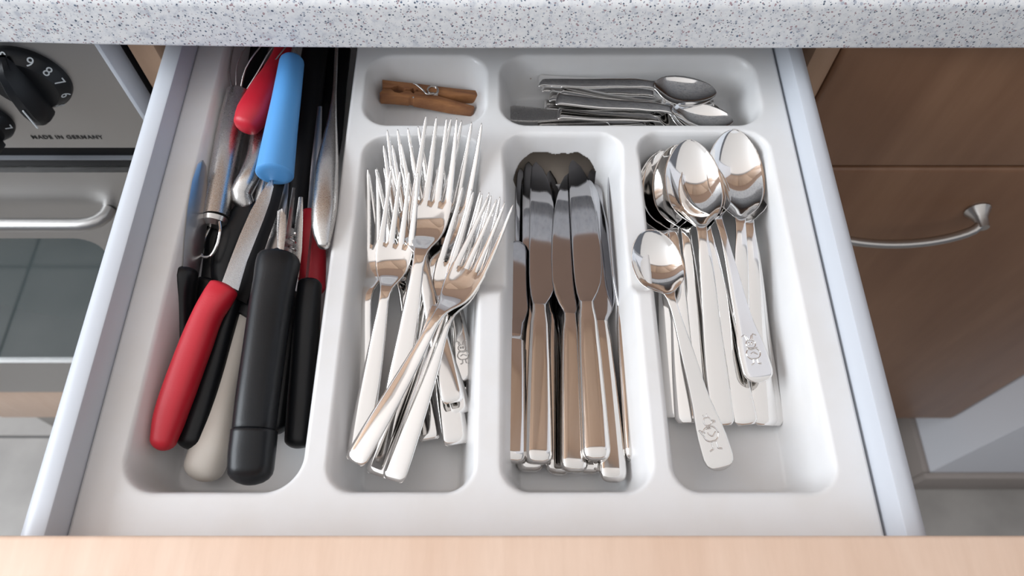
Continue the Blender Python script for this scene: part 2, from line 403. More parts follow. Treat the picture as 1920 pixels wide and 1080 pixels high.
def dial(cx, cz, r, name='dial', digits=()):
    V, Fc = [], []
    prof = [(r * 1.0, 0), (r, .003), (r * .985, .0045), (r * .80, .0105), (r * .78, .011), (.0001, .011)]
    n = 48
    for q, d in prof:
        for k in range(n):
            a = 2 * math.pi * k / n; V.append((cx + q * math.cos(a), YO - d, cz + q * math.sin(a)))
    for i in range(len(prof) - 1):
        for k in range(n): k2 = (k + 1) % n; Fc.append((i*n + k, i*n + k2, (i+1)*n + k2, (i+1)*n + k))
    o = mk(name, V, Fc, 'black', ov, sharp=30)
    bm = bmesh.new()                                             # grip bar, wedge tapering to the pointer end
    secs = []
    for (zz, hw, dd) in ((r * .98, .0035, .0125), (r * .75, .0055, .021), (r * .2, .0070, .025), (-r * .5, .0076, .026), (-r * .9, .0068, .024), (-r * 1.02, .005, .0205)):
        secs.append([bm.verts.new((cx + s * hw * f, YO - y_, cz + zz)) for s, f, y_ in ((-1, 1.25, .0105), (-1, 1, dd - .004), (-1, .45, dd), (1, .45, dd), (1, 1, dd - .004), (1, 1.25, .0105))])
    for a, b in zip(secs[:-1], secs[1:]):
        for i in range(6): bm.faces.new((a[i], a[(i+1) % 6], b[(i+1) % 6], b[i]))
    bm.faces.new(secs[0]); bm.faces.new(secs[-1][::-1])
    g = from_bm('grip', bm, 'black', None, sharp=40); g.parent = o
    g.data.transform(Matrix.Translation(-ov.location))
    mrk = box('pointer_line', cx - .0005, cx + .0005, YO - .0270, YO - .0262, cz - r * .9, cz - r * .25, 'print_white', None); mrk.parent = o; mrk.data.transform(Matrix.Translation(-ov.location))
    for ch, ang in digits:
        t_ = text_mesh('numeral', ch, .0100, .0001, 'print_white')
        a = R(90 - ang); rad = r * .885
        rot = Matrix.Rotation(R(ang), 4, 'Y') @ Matrix.Rotation(R(90 - 42), 4, 'X')
        t_.parent = o; t_.matrix_local = Matrix.Translation(Vector((cx + rad * math.cos(a), YO - .0080, cz + rad * math.sin(a))) - ov.location) @ rot
    return o
kc = P(49, 152, Y=YO - .005)
dial(kc.x, kc.z, .0295, digits=(('0', 0), ('9', 36), ('8', 62), ('7', 86), ('6', 116), ('5', 150)))
kc2 = P(-32, 232, Y=YO - .005)
dial(kc2.x, kc2.z, .021, digits=(('8', 60), ('7', 96)))
t_ = text_mesh('lettering', 'MADE IN GERMANY', .0058, .00008, 'print_black', .00012, 1.15); t_.parent = ov
tp = P(126, 258, Y=YO - .0003); t_.matrix_local = Matrix.Translation(tp - ov.location) @ Matrix.Rotation(R(90), 4, 'X')
# housing around the oven and the wooden strip under it
hs = thing('cabinet', 'beech housing under and around the built-in oven', 'cabinet', (xo1 - .29, .69, ZF + .1))
box('filler_strip', xo1 + .0015, xl0 - .0005, YC + .004, YC + .02, zwb + .01, zb - .001, 'grey_plastic', hs)
box('drawer_front', XO0, xo1 + .004, YFR - .002, YC - .003, zwb, zob - .003, 'edge_wood', hs, .004, 4)
box('carcass', XO0, xo1, YC, YB - .03, zwb + .003, zob - .003, 'carcass', hs)
tag(box('plinth', XO0, xn0 - .002, .428, .445, ZF, zwb - .001, 'tile', None, .001, 1), 'beige plinth under the oven, meeting the tiled floor', 'plinth')
# wall cupboards above the worktop, seen only as reflections in the cutlery
wc = thing('wall_cupboard', 'row of beech wall cupboards above the worktop', 'cupboard', (-.2, .80, .60))
box('carcass', -1.3, XW - .003, .62, YB - .002, .60, 1.395, 'carcass', wc)
for i in range(4):
    x = -1.3 + i * .516; box('door', x + .002, x + .514, .60, .619, .60, 1.39, 'front_wood', wc, .003, 2)

# ================================================================ the drawer
XL, XRr = -.2288, .1975
dw = thing('drawer', 'open grey steel-sided drawer with a thick beech front', 'drawer', (-.01, .27, -.06))
pf = P(900, 1003, z=.045); y_in = pf.y
box('front_panel', xl0 + .001, xr1 + .002, y_in - .0195, y_in, -.115, .045, 'edge_wood', dw, .0022, 4)
def side(name, xin, xout, sgn):
    z1 = .019; wd = abs(xout - xin); r = wd * .55
    prof = [(xin, -.062), (xin, z1 - .0012), (xin + sgn * .0004, z1 - .0004), (xin + sgn * .0016, z1)]
    for i in range(0, 9):
        a = math.pi / 2 * i / 8; prof.append((xout - sgn * r + sgn * r * math.sin(a), z1 - r * .8 + r * .8 * math.cos(a)))
    prof += [(xout, -.062)]
    V, Fc = [], []; k = len(prof)
    for y in (y_in + .0003, .505):
        V += [(x, y, z) for x, z in prof]
    for i in range(k): j = (i + 1) % k; Fc.append((i, j, k + j, k + i))
    Fc += [tuple(range(k)), tuple(range(2*k - 1, k - 1, -1))]
    bm = bmesh.new(); vv = [bm.verts.new(q) for q in V]
    for f in Fc: bm.faces.new([vv[q] for q in f])
    return from_bm(name, bm, 'drawer', dw, sharp=40)
side('side_panel', XL, -.2438, -1); side('side_panel', XRr, .2095, 1)
box('bottom_panel', XL, XRr, y_in, .505, -.0545, -.0500, 'liner', dw)
box('back_panel', -.2438, .2095, .505, .513, -.062, .015, 'drawer', dw)

# ================================================================ cutlery tray
D = .048
comps = {'long': (-.2095, -.1095, .0880, .490), 'fork': (-.0985, -.0165, .0880, .332), 'knife': (-.0042, .0795, .0880, .334),
         'spoon': (.0880, .1790, .0880, .3355), 'peg': (-.1025, -.0140, .3395, .4065), 'tea': (-.0058, .1800, .3395, .4065)}
DC = {'peg': .031, 'tea': .034}
X = np.unique(np.round(np.concatenate([np.linspace(-.2280, .0020, 170), np.linspace(.0020, .0660, 140), np.linspace(.0660, .1955, 95)]), 6))
Yv = np.unique(np.round(np.concatenate([np.linspace(.0640, .3190, 195), np.linspace(.3190, .3320, 90), np.linspace(.3320, .4985, 130)]), 6))
nx, ny = len(X), len(Yv)
XX, YY = np.meshgrid(X, Yv)
Z = np.zeros_like(XX)
def sstep(t): t = np.clip(t, 0, 1); return t * t * (3 - 2 * t)
acc = np.zeros_like(XX)
for nme, (x0, x1, y0, y1) in comps.items():
    r = .022 if nme in ('long', 'fork', 'knife', 'spoon') else .020
    if nme in ('fork', 'knife', 'spoon'): r = .017
    qx = np.abs(XX - (x0 + x1) / 2) - (x1 - x0) / 2 + r; qy = np.abs(YY - (y0 + y1) / 2) - (y1 - y0) / 2 + r
    sd = np.hypot(np.maximum(qx, 0), np.maximum(qy, 0)) + np.minimum(np.maximum(qx, qy), 0) - r
    wt = .0125
    acc = acc + (DC.get(nme, D) * sstep(-sd / wt)) ** 5
for xc in (-.0104, .0838):
    sad = .009 * sstep((YY - .207) / .014) * sstep((.328 - YY) / .06) * sstep((.022 - np.abs(XX - xc)) / .010)
    acc = acc + sad ** 5
Z = -acc ** .2
# outer lip turns down at the rim
V = np.stack([XX.ravel(), YY.ravel(), Z.ravel()], 1)
Fc = []
for j in range(ny - 1):
    yc = (Yv[j] + Yv[j + 1]) / 2
    for i in range(nx - 1):
        xc = (X[i] + X[i + 1]) / 2
        if .3192 < yc < .3335 and .004 < xc < .064:
            zc = Z[j, i]; top = -.0165 - .008 * ((xc - .034) / .025) ** 4 - .0012 * math.sin(xc * 190 + 1) - .0005 * math.sin(xc * 610)
            if -.0462 < zc < top: continue
        a = j * nx + i; Fc.append((a, a + 1, a + nx + 1, a + nx))
nv = len(V); rim = []
border = [i for i in range(nx)] + [j * nx + nx - 1 for j in range(1, ny)] + [(ny - 1) * nx + i for i in range(nx - 2, -1, -1)] + [j * nx for j in range(ny - 2, 0, -1)]
low = V[border].copy(); low[:, 2] -= .006
V = np.vstack([V, low])
for k in range(len(border)):
    k2 = (k + 1) % len(border); Fc.append((border[k2], border[k], nv + k, nv + k2))
tr = mk('cutlery_tray', V.tolist(), Fc, 'tray', None, True, None, origin=(-.016, .28, -.048))
md = tr.modifiers.new('wall', 'SOLIDIFY'); md.thickness = .0012; md.offset = -1
tag(tr, 'white moulded plastic cutlery tray with six compartments inside the open drawer', 'tray')

# ================================================================ cutlery shapes (local +Y runs from handle end to tip)
def vnormals(V, Fc):
    V = np.array(V, float); Nn = np.zeros_like(V)
    for f in Fc:
        a, b, c = V[f[0]], V[f[1]], V[f[2]]; n_ = np.cross(b - a, c - a)
        if len(f) > 3: n_ = n_ + np.cross(c - a, V[f[3]] - a)
        for q in f: Nn[q] += n_
    ln = np.linalg.norm(Nn, axis=1); ln[ln == 0] = 1
    return Nn / ln[:, None]
def split_parts(V, Fc, part_of, names, material):
    """one smooth surface, handed out to its parts; shared borders keep the same shading"""
    Nn = vnormals(V, Fc); out = []
    for k, nm in enumerate(names):
        fs = [f for f, p in zip(Fc, part_of) if p == k]
        ids = sorted({q for f in fs for q in f}); mp = {q: i for i, q in enumerate(ids)}
        me = bpy.data.meshes.new(nm); me.from_pydata([tuple(V[q]) for q in ids], [], [tuple(mp[q] for q in f) for f in fs])
        mt = material[k] if isinstance(material, (list, tuple)) else material
        me.materials.append(M[mt]); me.shade_smooth(); me.update()
        me.normals_split_custom_set_from_vertices([tuple(Nn[q]) for q in ids]); out.append((nm, me))
    return out
def sheet_mesh(top, bot, mask, partf):
    """top/bot: [row][col] points; mask says which cells exist"""
    nr, nc = len(top), len(top[0]); V = [p for r in top for p in r] + [p for r in bot for p in r]; o = nr * nc; Fc, pt = [], []
    def ok(r, c): return 0 <= r < nr - 1 and 0 <= c < nc - 1 and mask(r, c)
    for r in range(nr - 1):
        for c in range(nc - 1):
            if not mask(r, c): continue
            a, b, d, e = r*nc + c, r*nc + c + 1, (r+1)*nc + c + 1, (r+1)*nc + c; k = partf(r, c)
            Fc.append((a, b, d, e)); pt.append(k); Fc.append((o+e, o+d, o+b, o+a)); pt.append(k)
            for (r2, c2), (p, q) in (((r-1, c), (b, a)), ((r+1, c), (e, d)), ((r, c-1), (a, e)), ((r, c+1), (d, b))):
                if not ok(r2, c2): Fc.append((p, q, o+q, o+p)); pt.append(k)
    return V, Fc, pt

def fork_parts(Lf=.19, wmul=1.0, hend=.0072):
    wt = [(0, .0052), (.0012, .0063), (.004, hend), (.02, hend * .98), (.05, .0060), (.08, .0045), (.097, .0034), (.104, .0036), (.110, .0052), (.116, .0082), (.123, .0108), (.131, .0122), (.142, .0127), (.165, .0125), (.19, .0118)]
    ht = [(0, .0015), (.03, .0022), (.06, .0030), (.085, .0052), (.098, .0066), (.106, .0058), (.113, .0032), (.120, .0006), (.127, -.0002), (.14, .0009), (.155, .0036), (.172, .0078), (.19, .0140)]
    ys = [0, .0008, .002, .004, .007, .015, .03, .045, .06, .075, .088, .097, .103, .107, .111, .115, .119, .123, .127, .131, .136, .1405]
    nb = len(ys); ys += [.1425, .147, .153, .16, .167, .174, .181, .186, .189, .190]
    W = interp(wt, ys); Hh = interp(ht, ys)
    top, bot = [], []
    for r, y in enumerate(ys):
        tz = max(0, min(1, (y - .1405) / .002)); tp = max(0, (y - .1405) / .0495)
        tw = (.0045 - .0028 * tp ** 1.15) * (1 if y < .189 else .55)
        if y >= .190: tw *= .35
        th = .0021 if y < .1 else .0021 - .0006 * min(1, (y - .1) / .04)
        if y < .003: th *= .55 + .15 * y / .001
        rt, rb = [], []
        for i in range(4):
            cx = (i - 1.5) * W[r] * 2 * .262
            for j in (-1, -.5, .5, 1):
                xa = cx + j * tw / 2
                xb = (-1 + 2 * (i * 4 + (0, 1, 2, 3)[(-1, -.5, .5, 1).index(j)]) / 15) * W[r]
                xx = xa * tz + xb * (1 - tz) if y > .1405 else xb
                u = xx / .0127
                cup = .0016 * u * u * max(0, min(1, (y - .11) / .02))
                edge = abs(j) == 1 if y > .1405 else (i == 0 and j == -1) or (i == 3 and j == 1)
                edge2 = (i == 0 and j == -.5) or (i == 3 and j == .5)
                z = Hh[r] + cup; d = 0
                if edge: d = .00050
                elif edge2 and y <= .1405: d = .00012
                if y < .0021: d += .0007 * (1 - y / .0021)
                if y < .1: d += .0006 * (abs(xb / W[r]) ** 3)
                rt.append((xx * wmul, y, z + th / 2 - d)); rb.append((xx * wmul, y, z - th / 2 + (.0003 if edge else 0)))
        top.append(rt); bot.append(rb)
    # in the body the gap columns exist, in the tine zone they do not
    V, Fc, pt = sheet_mesh(top, bot, lambda r, c: r < nb - 1 or c % 4 != 3, lambda r, c: 0 if r < 11 else (1 if r < nb - 1 else 2 + c // 4))
    return split_parts(V, Fc, pt, ['handle', 'head', 'tine', 'tine', 'tine', 'tine'], 'steel')

def spoon_parts(Ls=.205, bowl=.070, bw=.0205, deep=.0095, wend=.0078, flare=False, hn=.0085, material='steel', round_=False):
    yb = Ls - bowl
    if flare: wt = [(0, wend * .12), (.0004, wend * .36), (.0012, wend * .56), (.0027, wend * .77), (.0048, wend * .92), (.008, wend), (.02, wend * .97), (.045, wend * .62), (yb * .65, .0042), (yb * .9, .0026), (yb, .0030)]
    else: wt = [(0, .0050), (.0012, .0064), (.004, wend * .97), (.03, wend * .95), (.065, wend * .78), (yb * .8, .0046), (yb * .95, .0034), (yb, .0036)]
    sh = [(0, .0036 / bw), (.05, .34), (.12, .60), (.22, .82), (.35, .965), (.48, 1), (.62, .955), (.76, .82), (.87, .62), (.95, .385), (.985, .2), (1, .05)]
    if round_: sh = [(0, .0036 / bw), (.04, .34), (.10, .60), (.20, .84), (.33, .97), (.46, 1), (.62, .96), (.76, .84), (.87, .65), (.95, .42), (.985, .23), (1, .05)]
    yh = [0, .0004, .0009, .0018, .003, .0048, .008, .012] + list(np.linspace(.02, yb * .97, 13)); nh = len(yh)
    ybv = list(yb + bowl * np.array([0, .02, .045, .075, .11, .15, .2, .26, .33, .41, .5, .59, .67, .74, .80, .85, .895, .93, .96, .98, .993, 1]))
    ys = yh + ybv; W = list(interp(wt, yh)) + [bw * q for q in interp(sh, [(y - yb) / bowl for y in ybv])]
    ht = [(0, 0), (yb * .35, .001), (yb * .7, hn * .75), (yb * .92, hn), (yb + bowl * .06, hn * .8), (yb + bowl * .3, hn * .35), (yb + bowl * .7, hn * .12), (Ls, hn * .25)]
    Hh = interp(ht, ys)
    U = [-1, -.93, -.8, -.62, -.42, -.2, 0, .2, .42, .62, .8, .93, 1]
    top, bot = [], []
    for r, y in enumerate(ys):
        s = (y - yb) / bowl; f = 0 if s <= 0 else (math.sin(math.pi * min(1, s) ** .92) ** .75 if s < 1 else 0)
        th = .0020 if s < 0 else .0014
        if y < .003: th *= .6 + .13 * y / .001
        rt, rb = [], []
        for u in U:
            z = Hh[r] - deep * f * (1 - abs(u) ** 2.3)
            d = .00025 if abs(u) == 1 else 0
            if s < 0: d += .0006 * abs(u) ** 3 * (.4 if flare else 1)
            if y < .002: d += .0005 * (1 - y / .002)
            rt.append((u * W[r], y, z + th / 2 - d)); rb.append((u * W[r], y, z - th / 2 + (.0002 if abs(u) == 1 else 0)))
        top.append(rt); bot.append(rb)
    V, Fc, pt = sheet_mesh(top, bot, lambda r, c: True, lambda r, c: 0 if r < nh - 1 else 1)
    return split_parts(V, Fc, pt, ['handle', 'bowl'], material)

def knife_parts(mirror=1, Lk=.21, hl=.098, belly=.0112, short=False):
    ys, xl, xr, th = [], [], [], []
    def add(y, a, b, t): ys.append(y); xl.append(a); xr.append(b); th.append(t)
    for y, w_, t in ((0, .0030, .0024), (.0004, .0044, .0034), (.0012, .0058, .0046), (.0025, .0068, .0058), (.0045, .0075, .0068), (.007, .0077, .0072), (.03, .0073, .0070), (.06, .0066, .0064), (.085, .0056, .0054), (hl - .004, .0044, .0046), (hl, .0043, .0036)):
        add(y * (hl / .098), -w_, w_, t)
    nh = len(ys)
    bl = Lk - hl
    for s, a, b, t in ((.02, -.0046, .0048, .0026), (.06, -.0055, .0072, .0018), (.12, -.0062, .0096, .0016), (.2, -.0066, .0110, .0015), (.35, -.0068, .0114, .0014), (.5, -.0068, .0110, .0013), (.65, -.0068, .0098, .0012), (.78, -.0067, .0078, .0011), (.88, -.0064, .0052, .0010), (.95, -.0058, .0020, .0009), (.985, -.0046, -.0012, .0008), (1, -.0032, -.0026, .0006)):
        add(hl + bl * s, a, b * belly / .0112, t)
    if short:
        for i in range(nh, len(ys)):
            s = (ys[i] - hl) / bl; e = math.sqrt(max(0, 1 - max(0, (s - .82) / .18) ** 2)) if s > .82 else 1
            xl[i] = -.0085 * min(1, .55 + s * 2) * max(e, .15); xr[i] = .0085 * min(1, .55 + s * 2) * max(e, .15)
    UH = [(-1, .22), (-.93, .50), (-.80, .76), (-.60, .93), (-.35, .99), (.35, .99), (.60, .93), (.80, .76), (.93, .50), (1, .22)]
    UB = [(-1, .30), (-.95, .6), (-.86, .86), (-.6, 1), (-.3, 1), (.3, 1), (.6, 1), (.86, .86), (.95, .6), (1, .30)]
    top, bot = [], []
    for i, y in enumerate(ys):
        c, hw = (xl[i] + xr[i]) / 2 * mirror, (xr[i] - xl[i]) / 2; z0 = 0
        U = UH if i < nh else UB
        top.append([(c + u * hw, y, z0 + th[i] / 2 * f) for u, f in U]); bot.append([(c + u * hw, y, z0 - th[i] / 2 * f) for u, f in U])
    V, Fc, pt = sheet_mesh(top, bot, lambda r, c: True, lambda r, c: 0 if r < nh - 1 else 1)
    return split_parts(V, Fc, pt, ['handle', 'blade'], ['knife_steel', 'blade'])

def spawn(name, parts, label, cat, group, A, B, Lc, roll=0, ztip=0):
    """lay one piece of cutlery from its handle end A to its tip B (a copy of the kind's meshes)"""
    A, B = Vector(A), Vector(B)
    for _ in range(3):
        y = (B - A).normalized(); x = y.cross(Vector((0, 0, 1))).normalized(); z = x.cross(y)
        q = Matrix.Rotation(R(roll), 3, y); zz = q @ z
        B2 = Vector(B) - zz * ztip
        y = (B2 - A).normalized(); x = y.cross(Vector((0, 0, 1))).normalized(); z = x.cross(y); q = Matrix.Rotation(R(roll), 3, y); x, z = q @ x, q @ z
        break
    sc = (B2 - A).length / Lc
    if not .9 < sc < 1.1: print('SCALE', name, label[:40], round(sc, 3))
    root = bpy.data.objects.new(name, None); C.objects.link(root); root.empty_display_size = .02
    m4 = Matrix((x, y, z)).transposed().to_4x4(); root.matrix_world = Matrix.Translation(A) @ m4 @ Matrix.Scale(sc, 4)
    tag(root, label, cat, group)
    for nm, me in parts:
        c = bpy.data.objects.new(nm, me); C.objects.link(c); c.parent = root
    return root
def lay(name, parts, label, cat, group, a, b, Lc, roll=0, ztip=0):
    return spawn(name, parts, label, cat, group, P(*a), P(*b), Lc, roll, ztip)

FORK = fork_parts(); CHILD_FORK = fork_parts(hend=.0088)
TABLE = spoon_parts(); CHILD_SOUP = spoon_parts(.158, .046, .0165, .0075, .0092, True, .0070, round_=True); CHILD_DESSERT = spoon_parts(.185, .058, .0185, .0075, .0108, True, .0075)
TEA = spoon_parts(.131, .046, .0142, .0062, .0052, False, .0055, 'steel'); FLATTEA = spoon_parts(.128, .040, .012, .005, .0090, True, .004, 'satin')
KR = knife_parts(1); KL = knife_parts(-1); KS = knife_parts(1, .155, .09, short=True)

# ---- forks: (handle end px, tip px, roll, label)
g = 'table forks heaped in the left cutlery compartment'
forks = [
 ((672, 868, -.041), (700, 322, -.004), -4, 'leftmost fork, half hidden against the left wall of the fork compartment'),
 ((806, 826, -.041), (716, 318, -.008), 0, 'fork under the left cluster with its handle end pointing down by the compartment middle'),
 ((866, 776, -.030), (728, 316, .000), 6, 'fork leaning left whose handle crosses the heap to the right wall'),
 ((672, 850, -.022), (759, 326, .010), 0, 'frontmost fork of the left cluster, lying on top with its whole head showing'),
 ((856, 834, -.033), (756, 250, .004), 4, 'rear fork of the pair leaning left, tines highest beside the clothes peg box'),
 ((850, 756, -.017), (744, 274, .008), 8, 'fork leaning left above its twin, with a broad handle ending at the right wall'),
 ((722, 830, -.036), (876, 236, .010), -2, 'fork reaching highest at the upper right corner of the fork compartment'),
 ((730, 826, -.025), (829, 229, .016), 0, 'fork at top middle of the heap with four dark tines against the divider'),
 ((879, 742, -.043), (826, 345, -.022), 0, 'deepest fork by the right wall, only its handle tip showing'),
 ((706, 892, -.027), (893, 362, .008), -6, 'lowest of the three forks leaning right over the divider'),
 ((737, 902, -.020), (913, 370, .013), -6, 'middle fork of the three leaning right, its handle ending nearest the front'),
 ((665, 868, -.010), (939, 381, .018), -8, 'topmost fork, lying diagonally with its tines over the divider'),
]
for a, b, rl, lb in forks:
    lay('fork', FORK, lb, 'fork', g, a, b, .19, rl, .012)
cf = lay('fork', CHILD_FORK, "child's fork with a stamped figure on its handle, by the compartment's right wall", 'fork', g, (876, 714, -.034), (812, 318, -.010), .19, 6, .012)

# ---- knives
g = 'table knives lying side by side in the middle compartment'
knives = [
 (KS, (962, 868, -.026), (972, 452, -.038), .155, 'short round-ended butter knife at the far left of the knife compartment', 14),
 (KR, (980, 872, -.0410), (984, 318, -.046), .21, 'knife against the left wall with a dull grey blade, handle almost hidden', 25),
 (KR, (994, 884, -.0405), (999, 304, -.045), .21, 'knife beneath the broad-handled one, second blade from the left', 0),
 (KR, (1010, 870, -.0270), (1013, 305, -.039), .21, 'broad-handled knife on top, third blade from the left', 5),
 (KR, (1046, 890, -.0405), (1038, 323, -.046), .21, 'knife in the middle lying lowest, its handle a narrow strip', 30),
 (KL, (1077, 886, -.0300), (1063, 320, -.038), .21, 'knife in the middle with a dark bellied blade curved to the left', 8),
 (KR, (1104, 888, -.0410), (1094, 318, -.046), .21, 'knife underneath, only its handle end peeping out right of the middle', 0),
 (KR, (1119, 864, -.0250), (1082, 300, -.036), .21, 'knife with the tallest blade tip, broad handle slanting right', -5),
 (KR, (1128, 886, -.0405), (1118, 318, -.045), .21, 'knife lying under the wide blade right of the middle', 0),
 (KR, (1151, 904, -.0290), (1105, 330, -.037), .21, 'knife with the widest blade, its handle ending nearest the front', 7),
 (KL, (1187, 868, -.034), (1143, 312, -.034), .21, 'rightmost knife, standing on edge against the right wall', 62),
]
for kp, a, b, Lc, lb, rl in knives:
    lay('table_knife', kp, lb, 'knife', g, a, b, Lc, rl)

# ---- spoons
g = 'spoons nested in the right compartment'
spoons = [
 (TABLE, (1258, 783, -.042), (1240, 284, -.014), .205, -16, 'leftmost tablespoon of the nested stack, against the left wall'),
 (TABLE, (1288, 793, -.038), (1252, 276, -.014), .205, -13, 'second tablespoon from the left in the nested stack'),
 (TABLE, (1322, 790, -.042), (1268, 272, -.009), .205, -10, 'third tablespoon from the left in the nested stack, its handle in shadow'),
 (TABLE, (1448, 798, -.041), (1374, 256, -.014), .205, 4, 'tablespoon under the right-hand bowl, with the rightmost handle'),
 (TABLE, (1436, 798, -.040), (1380, 249, -.007), .205, 2, 'tablespoon between two others in the right-hand stack'),
 (TABLE, (1400, 797, -.036), (1284, 266, -.003), .205, -6, 'tablespoon directly under the front one, handle ending right of it'),
 (CHILD_DESSERT, (1427, 717, -.022), (1306, 290, -.006), .185, 4, "child's spoon with a stamped long-eared figure on its broad flat handle"),
 (TABLE, (1392, 790, -.041), (1377, 243, .000), .205, 4, 'tablespoon with its bowl uppermost in the right-hand stack'),
 (TABLE, (1356, 798, -.033), (1291, 262, .004), .205, -2, 'front tablespoon with its whole mirror-bright bowl showing, atop the nested stack'),
 (CHILD_SOUP, (1354, 882, -.030), (1214, 431, .000), .158, -3, "small round-bowled child's spoon with a stamped bird, lying across the front"),
]
SP = []
for me_, a, b, Lc, rl, lb in spoons:
    SP.append(lay('spoon', me_, lb, 'spoon', g, a, b, Lc, rl, .002))
# stamped figures: a bird on one handle, a long-eared animal on the other (plain relief lines)
def relief(parent, strokes, y0, z0, s, r=.00028):
    V, Fc = [], []
    for st in strokes:
        A = resample([(-q[0] * s, y0 - q[1] * s, z0, r, r) for q in st], max(6, len(st) * 4))
        v_, f_ = loft([(Vector(a[:3]), r, r * .8) for a in A], 6); o_ = len(V); V += v_; Fc += [tuple(q + o_ for q in f) for f in f_]
    me = bpy.data.meshes.new('stamped_figure'); me.from_pydata([tuple(q) for q in V], [], Fc); me.materials.append(M['steel']); me.shade_smooth()
    o = bpy.data.objects.new('stamped_figure', me); C.objects.link(o); o.parent = parent; return o
def circ(cx, cy, a, b, n=10, t0=0, t1=360): return [(cx + a * math.cos(R(t0 + (t1 - t0) * i / n)), cy + b * math.sin(R(t0 + (t1 - t0) * i / n))) for i in range(n + 1)]
bird = [circ(0, 3.6, .9, .9), [(.8, 3.7), (1.7, 3.3), (.8, 3.1)], circ(-.1, .9, 1.7, 1.6), [(-1.2, 1.4), (-2.4, 2.2), (-1.6, .5)], [(-.3, 2.7), (-.8, 2.2), (.2, 2.1), (.4, 2.7)],
        [(-.5, -.7), (-.5, -2.2), (-1.4, -2.6)], [(.5, -.7), (.5, -2.2), (1.4, -2.6)], [(-.8, 1.3), (.1, .4), (1.1, 1.2)], [(-.3, 4.5), (-.6, 5.2)], [(.1, 4.5), (.2, 5.3)]]
hare = [circ(0, 3.0, 1.3, 1.1), [(-.8, 3.9), (-1.2, 5.6), (-2.2, 5.0)], [(-.3, 4.1), (-.7, 5.3)], [(.8, 3.9), (1.2, 5.6), (2.2, 5.2)], [(.3, 4.1), (.7, 5.3)], circ(0, .4, 1.9, 1.5), [(-1, .2), (0, .7), (1.1, .1)],
        [(-1.5, 1.9), (0, 1.5), (1.5, 1.9)], [(-.5, -1), (-.6, -2.2), (-1.4, -2.5)], [(.5, -1), (.6, -2.2), (1.4, -2.5)], circ(-.4, 3.1, .2, .3, 6), circ(.4, 3.1, .2, .3, 6)]
relief(SP[9], [[(-x, -y) for x, y in s] for s in bird], .0195, .0017, .0028, .00042)
relief(SP[6], [[(-x, -y) for x, y in s] for s in hare], .0195, .0018, .0027, .00042)
relief(cf, [[(-x, -y) for x, y in s] for s in hare], .0195, .0032, .0024, .00042)

# ---- teaspoons
g = 'teaspoons heaped in the back compartment'
teas = [
 (TEA, (1008, 234, -.027), (1316, 236, -.027), 'teaspoon deepest in the back compartment, against its near wall'),
 (FLATTEA, (948, 212, -.025), (1218, 232, -.025), 'dull teaspoon with a broad flared handle at the far left of the back compartment'),
 (TEA, (1020, 196, -.029), (1318, 218, -.029), 'teaspoon low in the heap, its handle end showing below the others'),
 (TEA, (1046, 212, -.017), (1340, 240, -.019), 'teaspoon along the near wall, lying over the broad flared one'),
 (TEA, (1038, 170, -.027), (1330, 206, -.025), 'third teaspoon down in the upper nested stack'),
 (TEA, (1016, 160, -.021), (1338, 194, -.019), 'second teaspoon down in the upper nested stack'),
 (TEA, (1052, 166, -.015), (1362, 238, -.016), 'teaspoon slanting down right between the two stacks'),
 (TEA, (1030, 178, -.020), (1352, 212, -.019), 'teaspoon whose bowl peeps out between the upper and the lower stack'),
 (TEA, (1043, 184, -.009), (1374, 229, -.009), 'teaspoon slanting right on top of the lower stack, bowl at the right wall'),
 (TEA, (1010, 150, -.013), (1343, 176, -.005), 'topmost teaspoon at the back with its whole bowl showing'),
]
for me_, a, b, lb in teas:
    lay('teaspoon', me_, lb, 'spoon', g, a, b, .131 if me_ is TEA else .128, 0, .001)

# ================================================================ clothes peg
pg = thing('clothes_peg', 'weathered wooden clothes peg with a wire spring, alone in the small box', 'clothes peg', P(800, 190, -.031))
def pp(x, y, z): return P(660 + x / 6, 80 + y / 6, z + .0058 * (900 - x) / 560)
zt_, hh = -.0172, .0092
up_ = [(340, 415), (520, 436), (700, 455), (950, 487), (1180, 515), (1425, 540), (1438, 552), (1408, 590), (1180, 592), (1080, 588), (960, 572), (860, 556), (740, 520), (712, 530), (690, 508), (660, 522), (600, 522), (572, 498), (520, 480), (470, 492), (440, 505), (346, 498)]
lo_ = [(352, 510), (440, 514), (480, 548), (530, 560), (575, 548), (600, 532), (660, 538), (690, 566), (715, 540), (860, 562), (960, 590), (1090, 628), (1370, 705), (1380, 722), (1350, 735), (1100, 700), (900, 660), (702, 622), (690, 610), (655, 604), (636, 612), (480, 596), (330, 588), (310, 560)]
slab('peg_leg', [pp(x, y, zt_) for x, y in up_], hh, 'peg_wood', pg, .0003)
slab('peg_leg', [pp(x, y + 4, zt_ - .0004) for x, y in lo_], hh, 'peg_wood', pg, .0003)
coil = []
cc_ = pp(912, 562, zt_ - .002)
for i in range(41):
    a = 2 * math.pi * i / 10; coil.append((cc_.x + .0038 * math.cos(a), cc_.y + .0038 * math.sin(a), cc_.z - .001 + .0045 * i / 40))
tube('spring', [tuple(pp(690, 458, zt_ + .0002)), tuple(pp(720, 470, zt_ + .001)), tuple(pp(800, 535, zt_ + .0012)), tuple(pp(850, 580, zt_ + .0012))] + coil[::-1][2:] , .0007, 'handle_steel', pg, 8, 220)
tube('spring', [tuple(pp(636, 612, zt_ - hh + .001)), tuple(pp(655, 612, zt_ - .004)), tuple(pp(690, 616, zt_ + .0004))], .0006, 'handle_steel', pg, 8, 10)

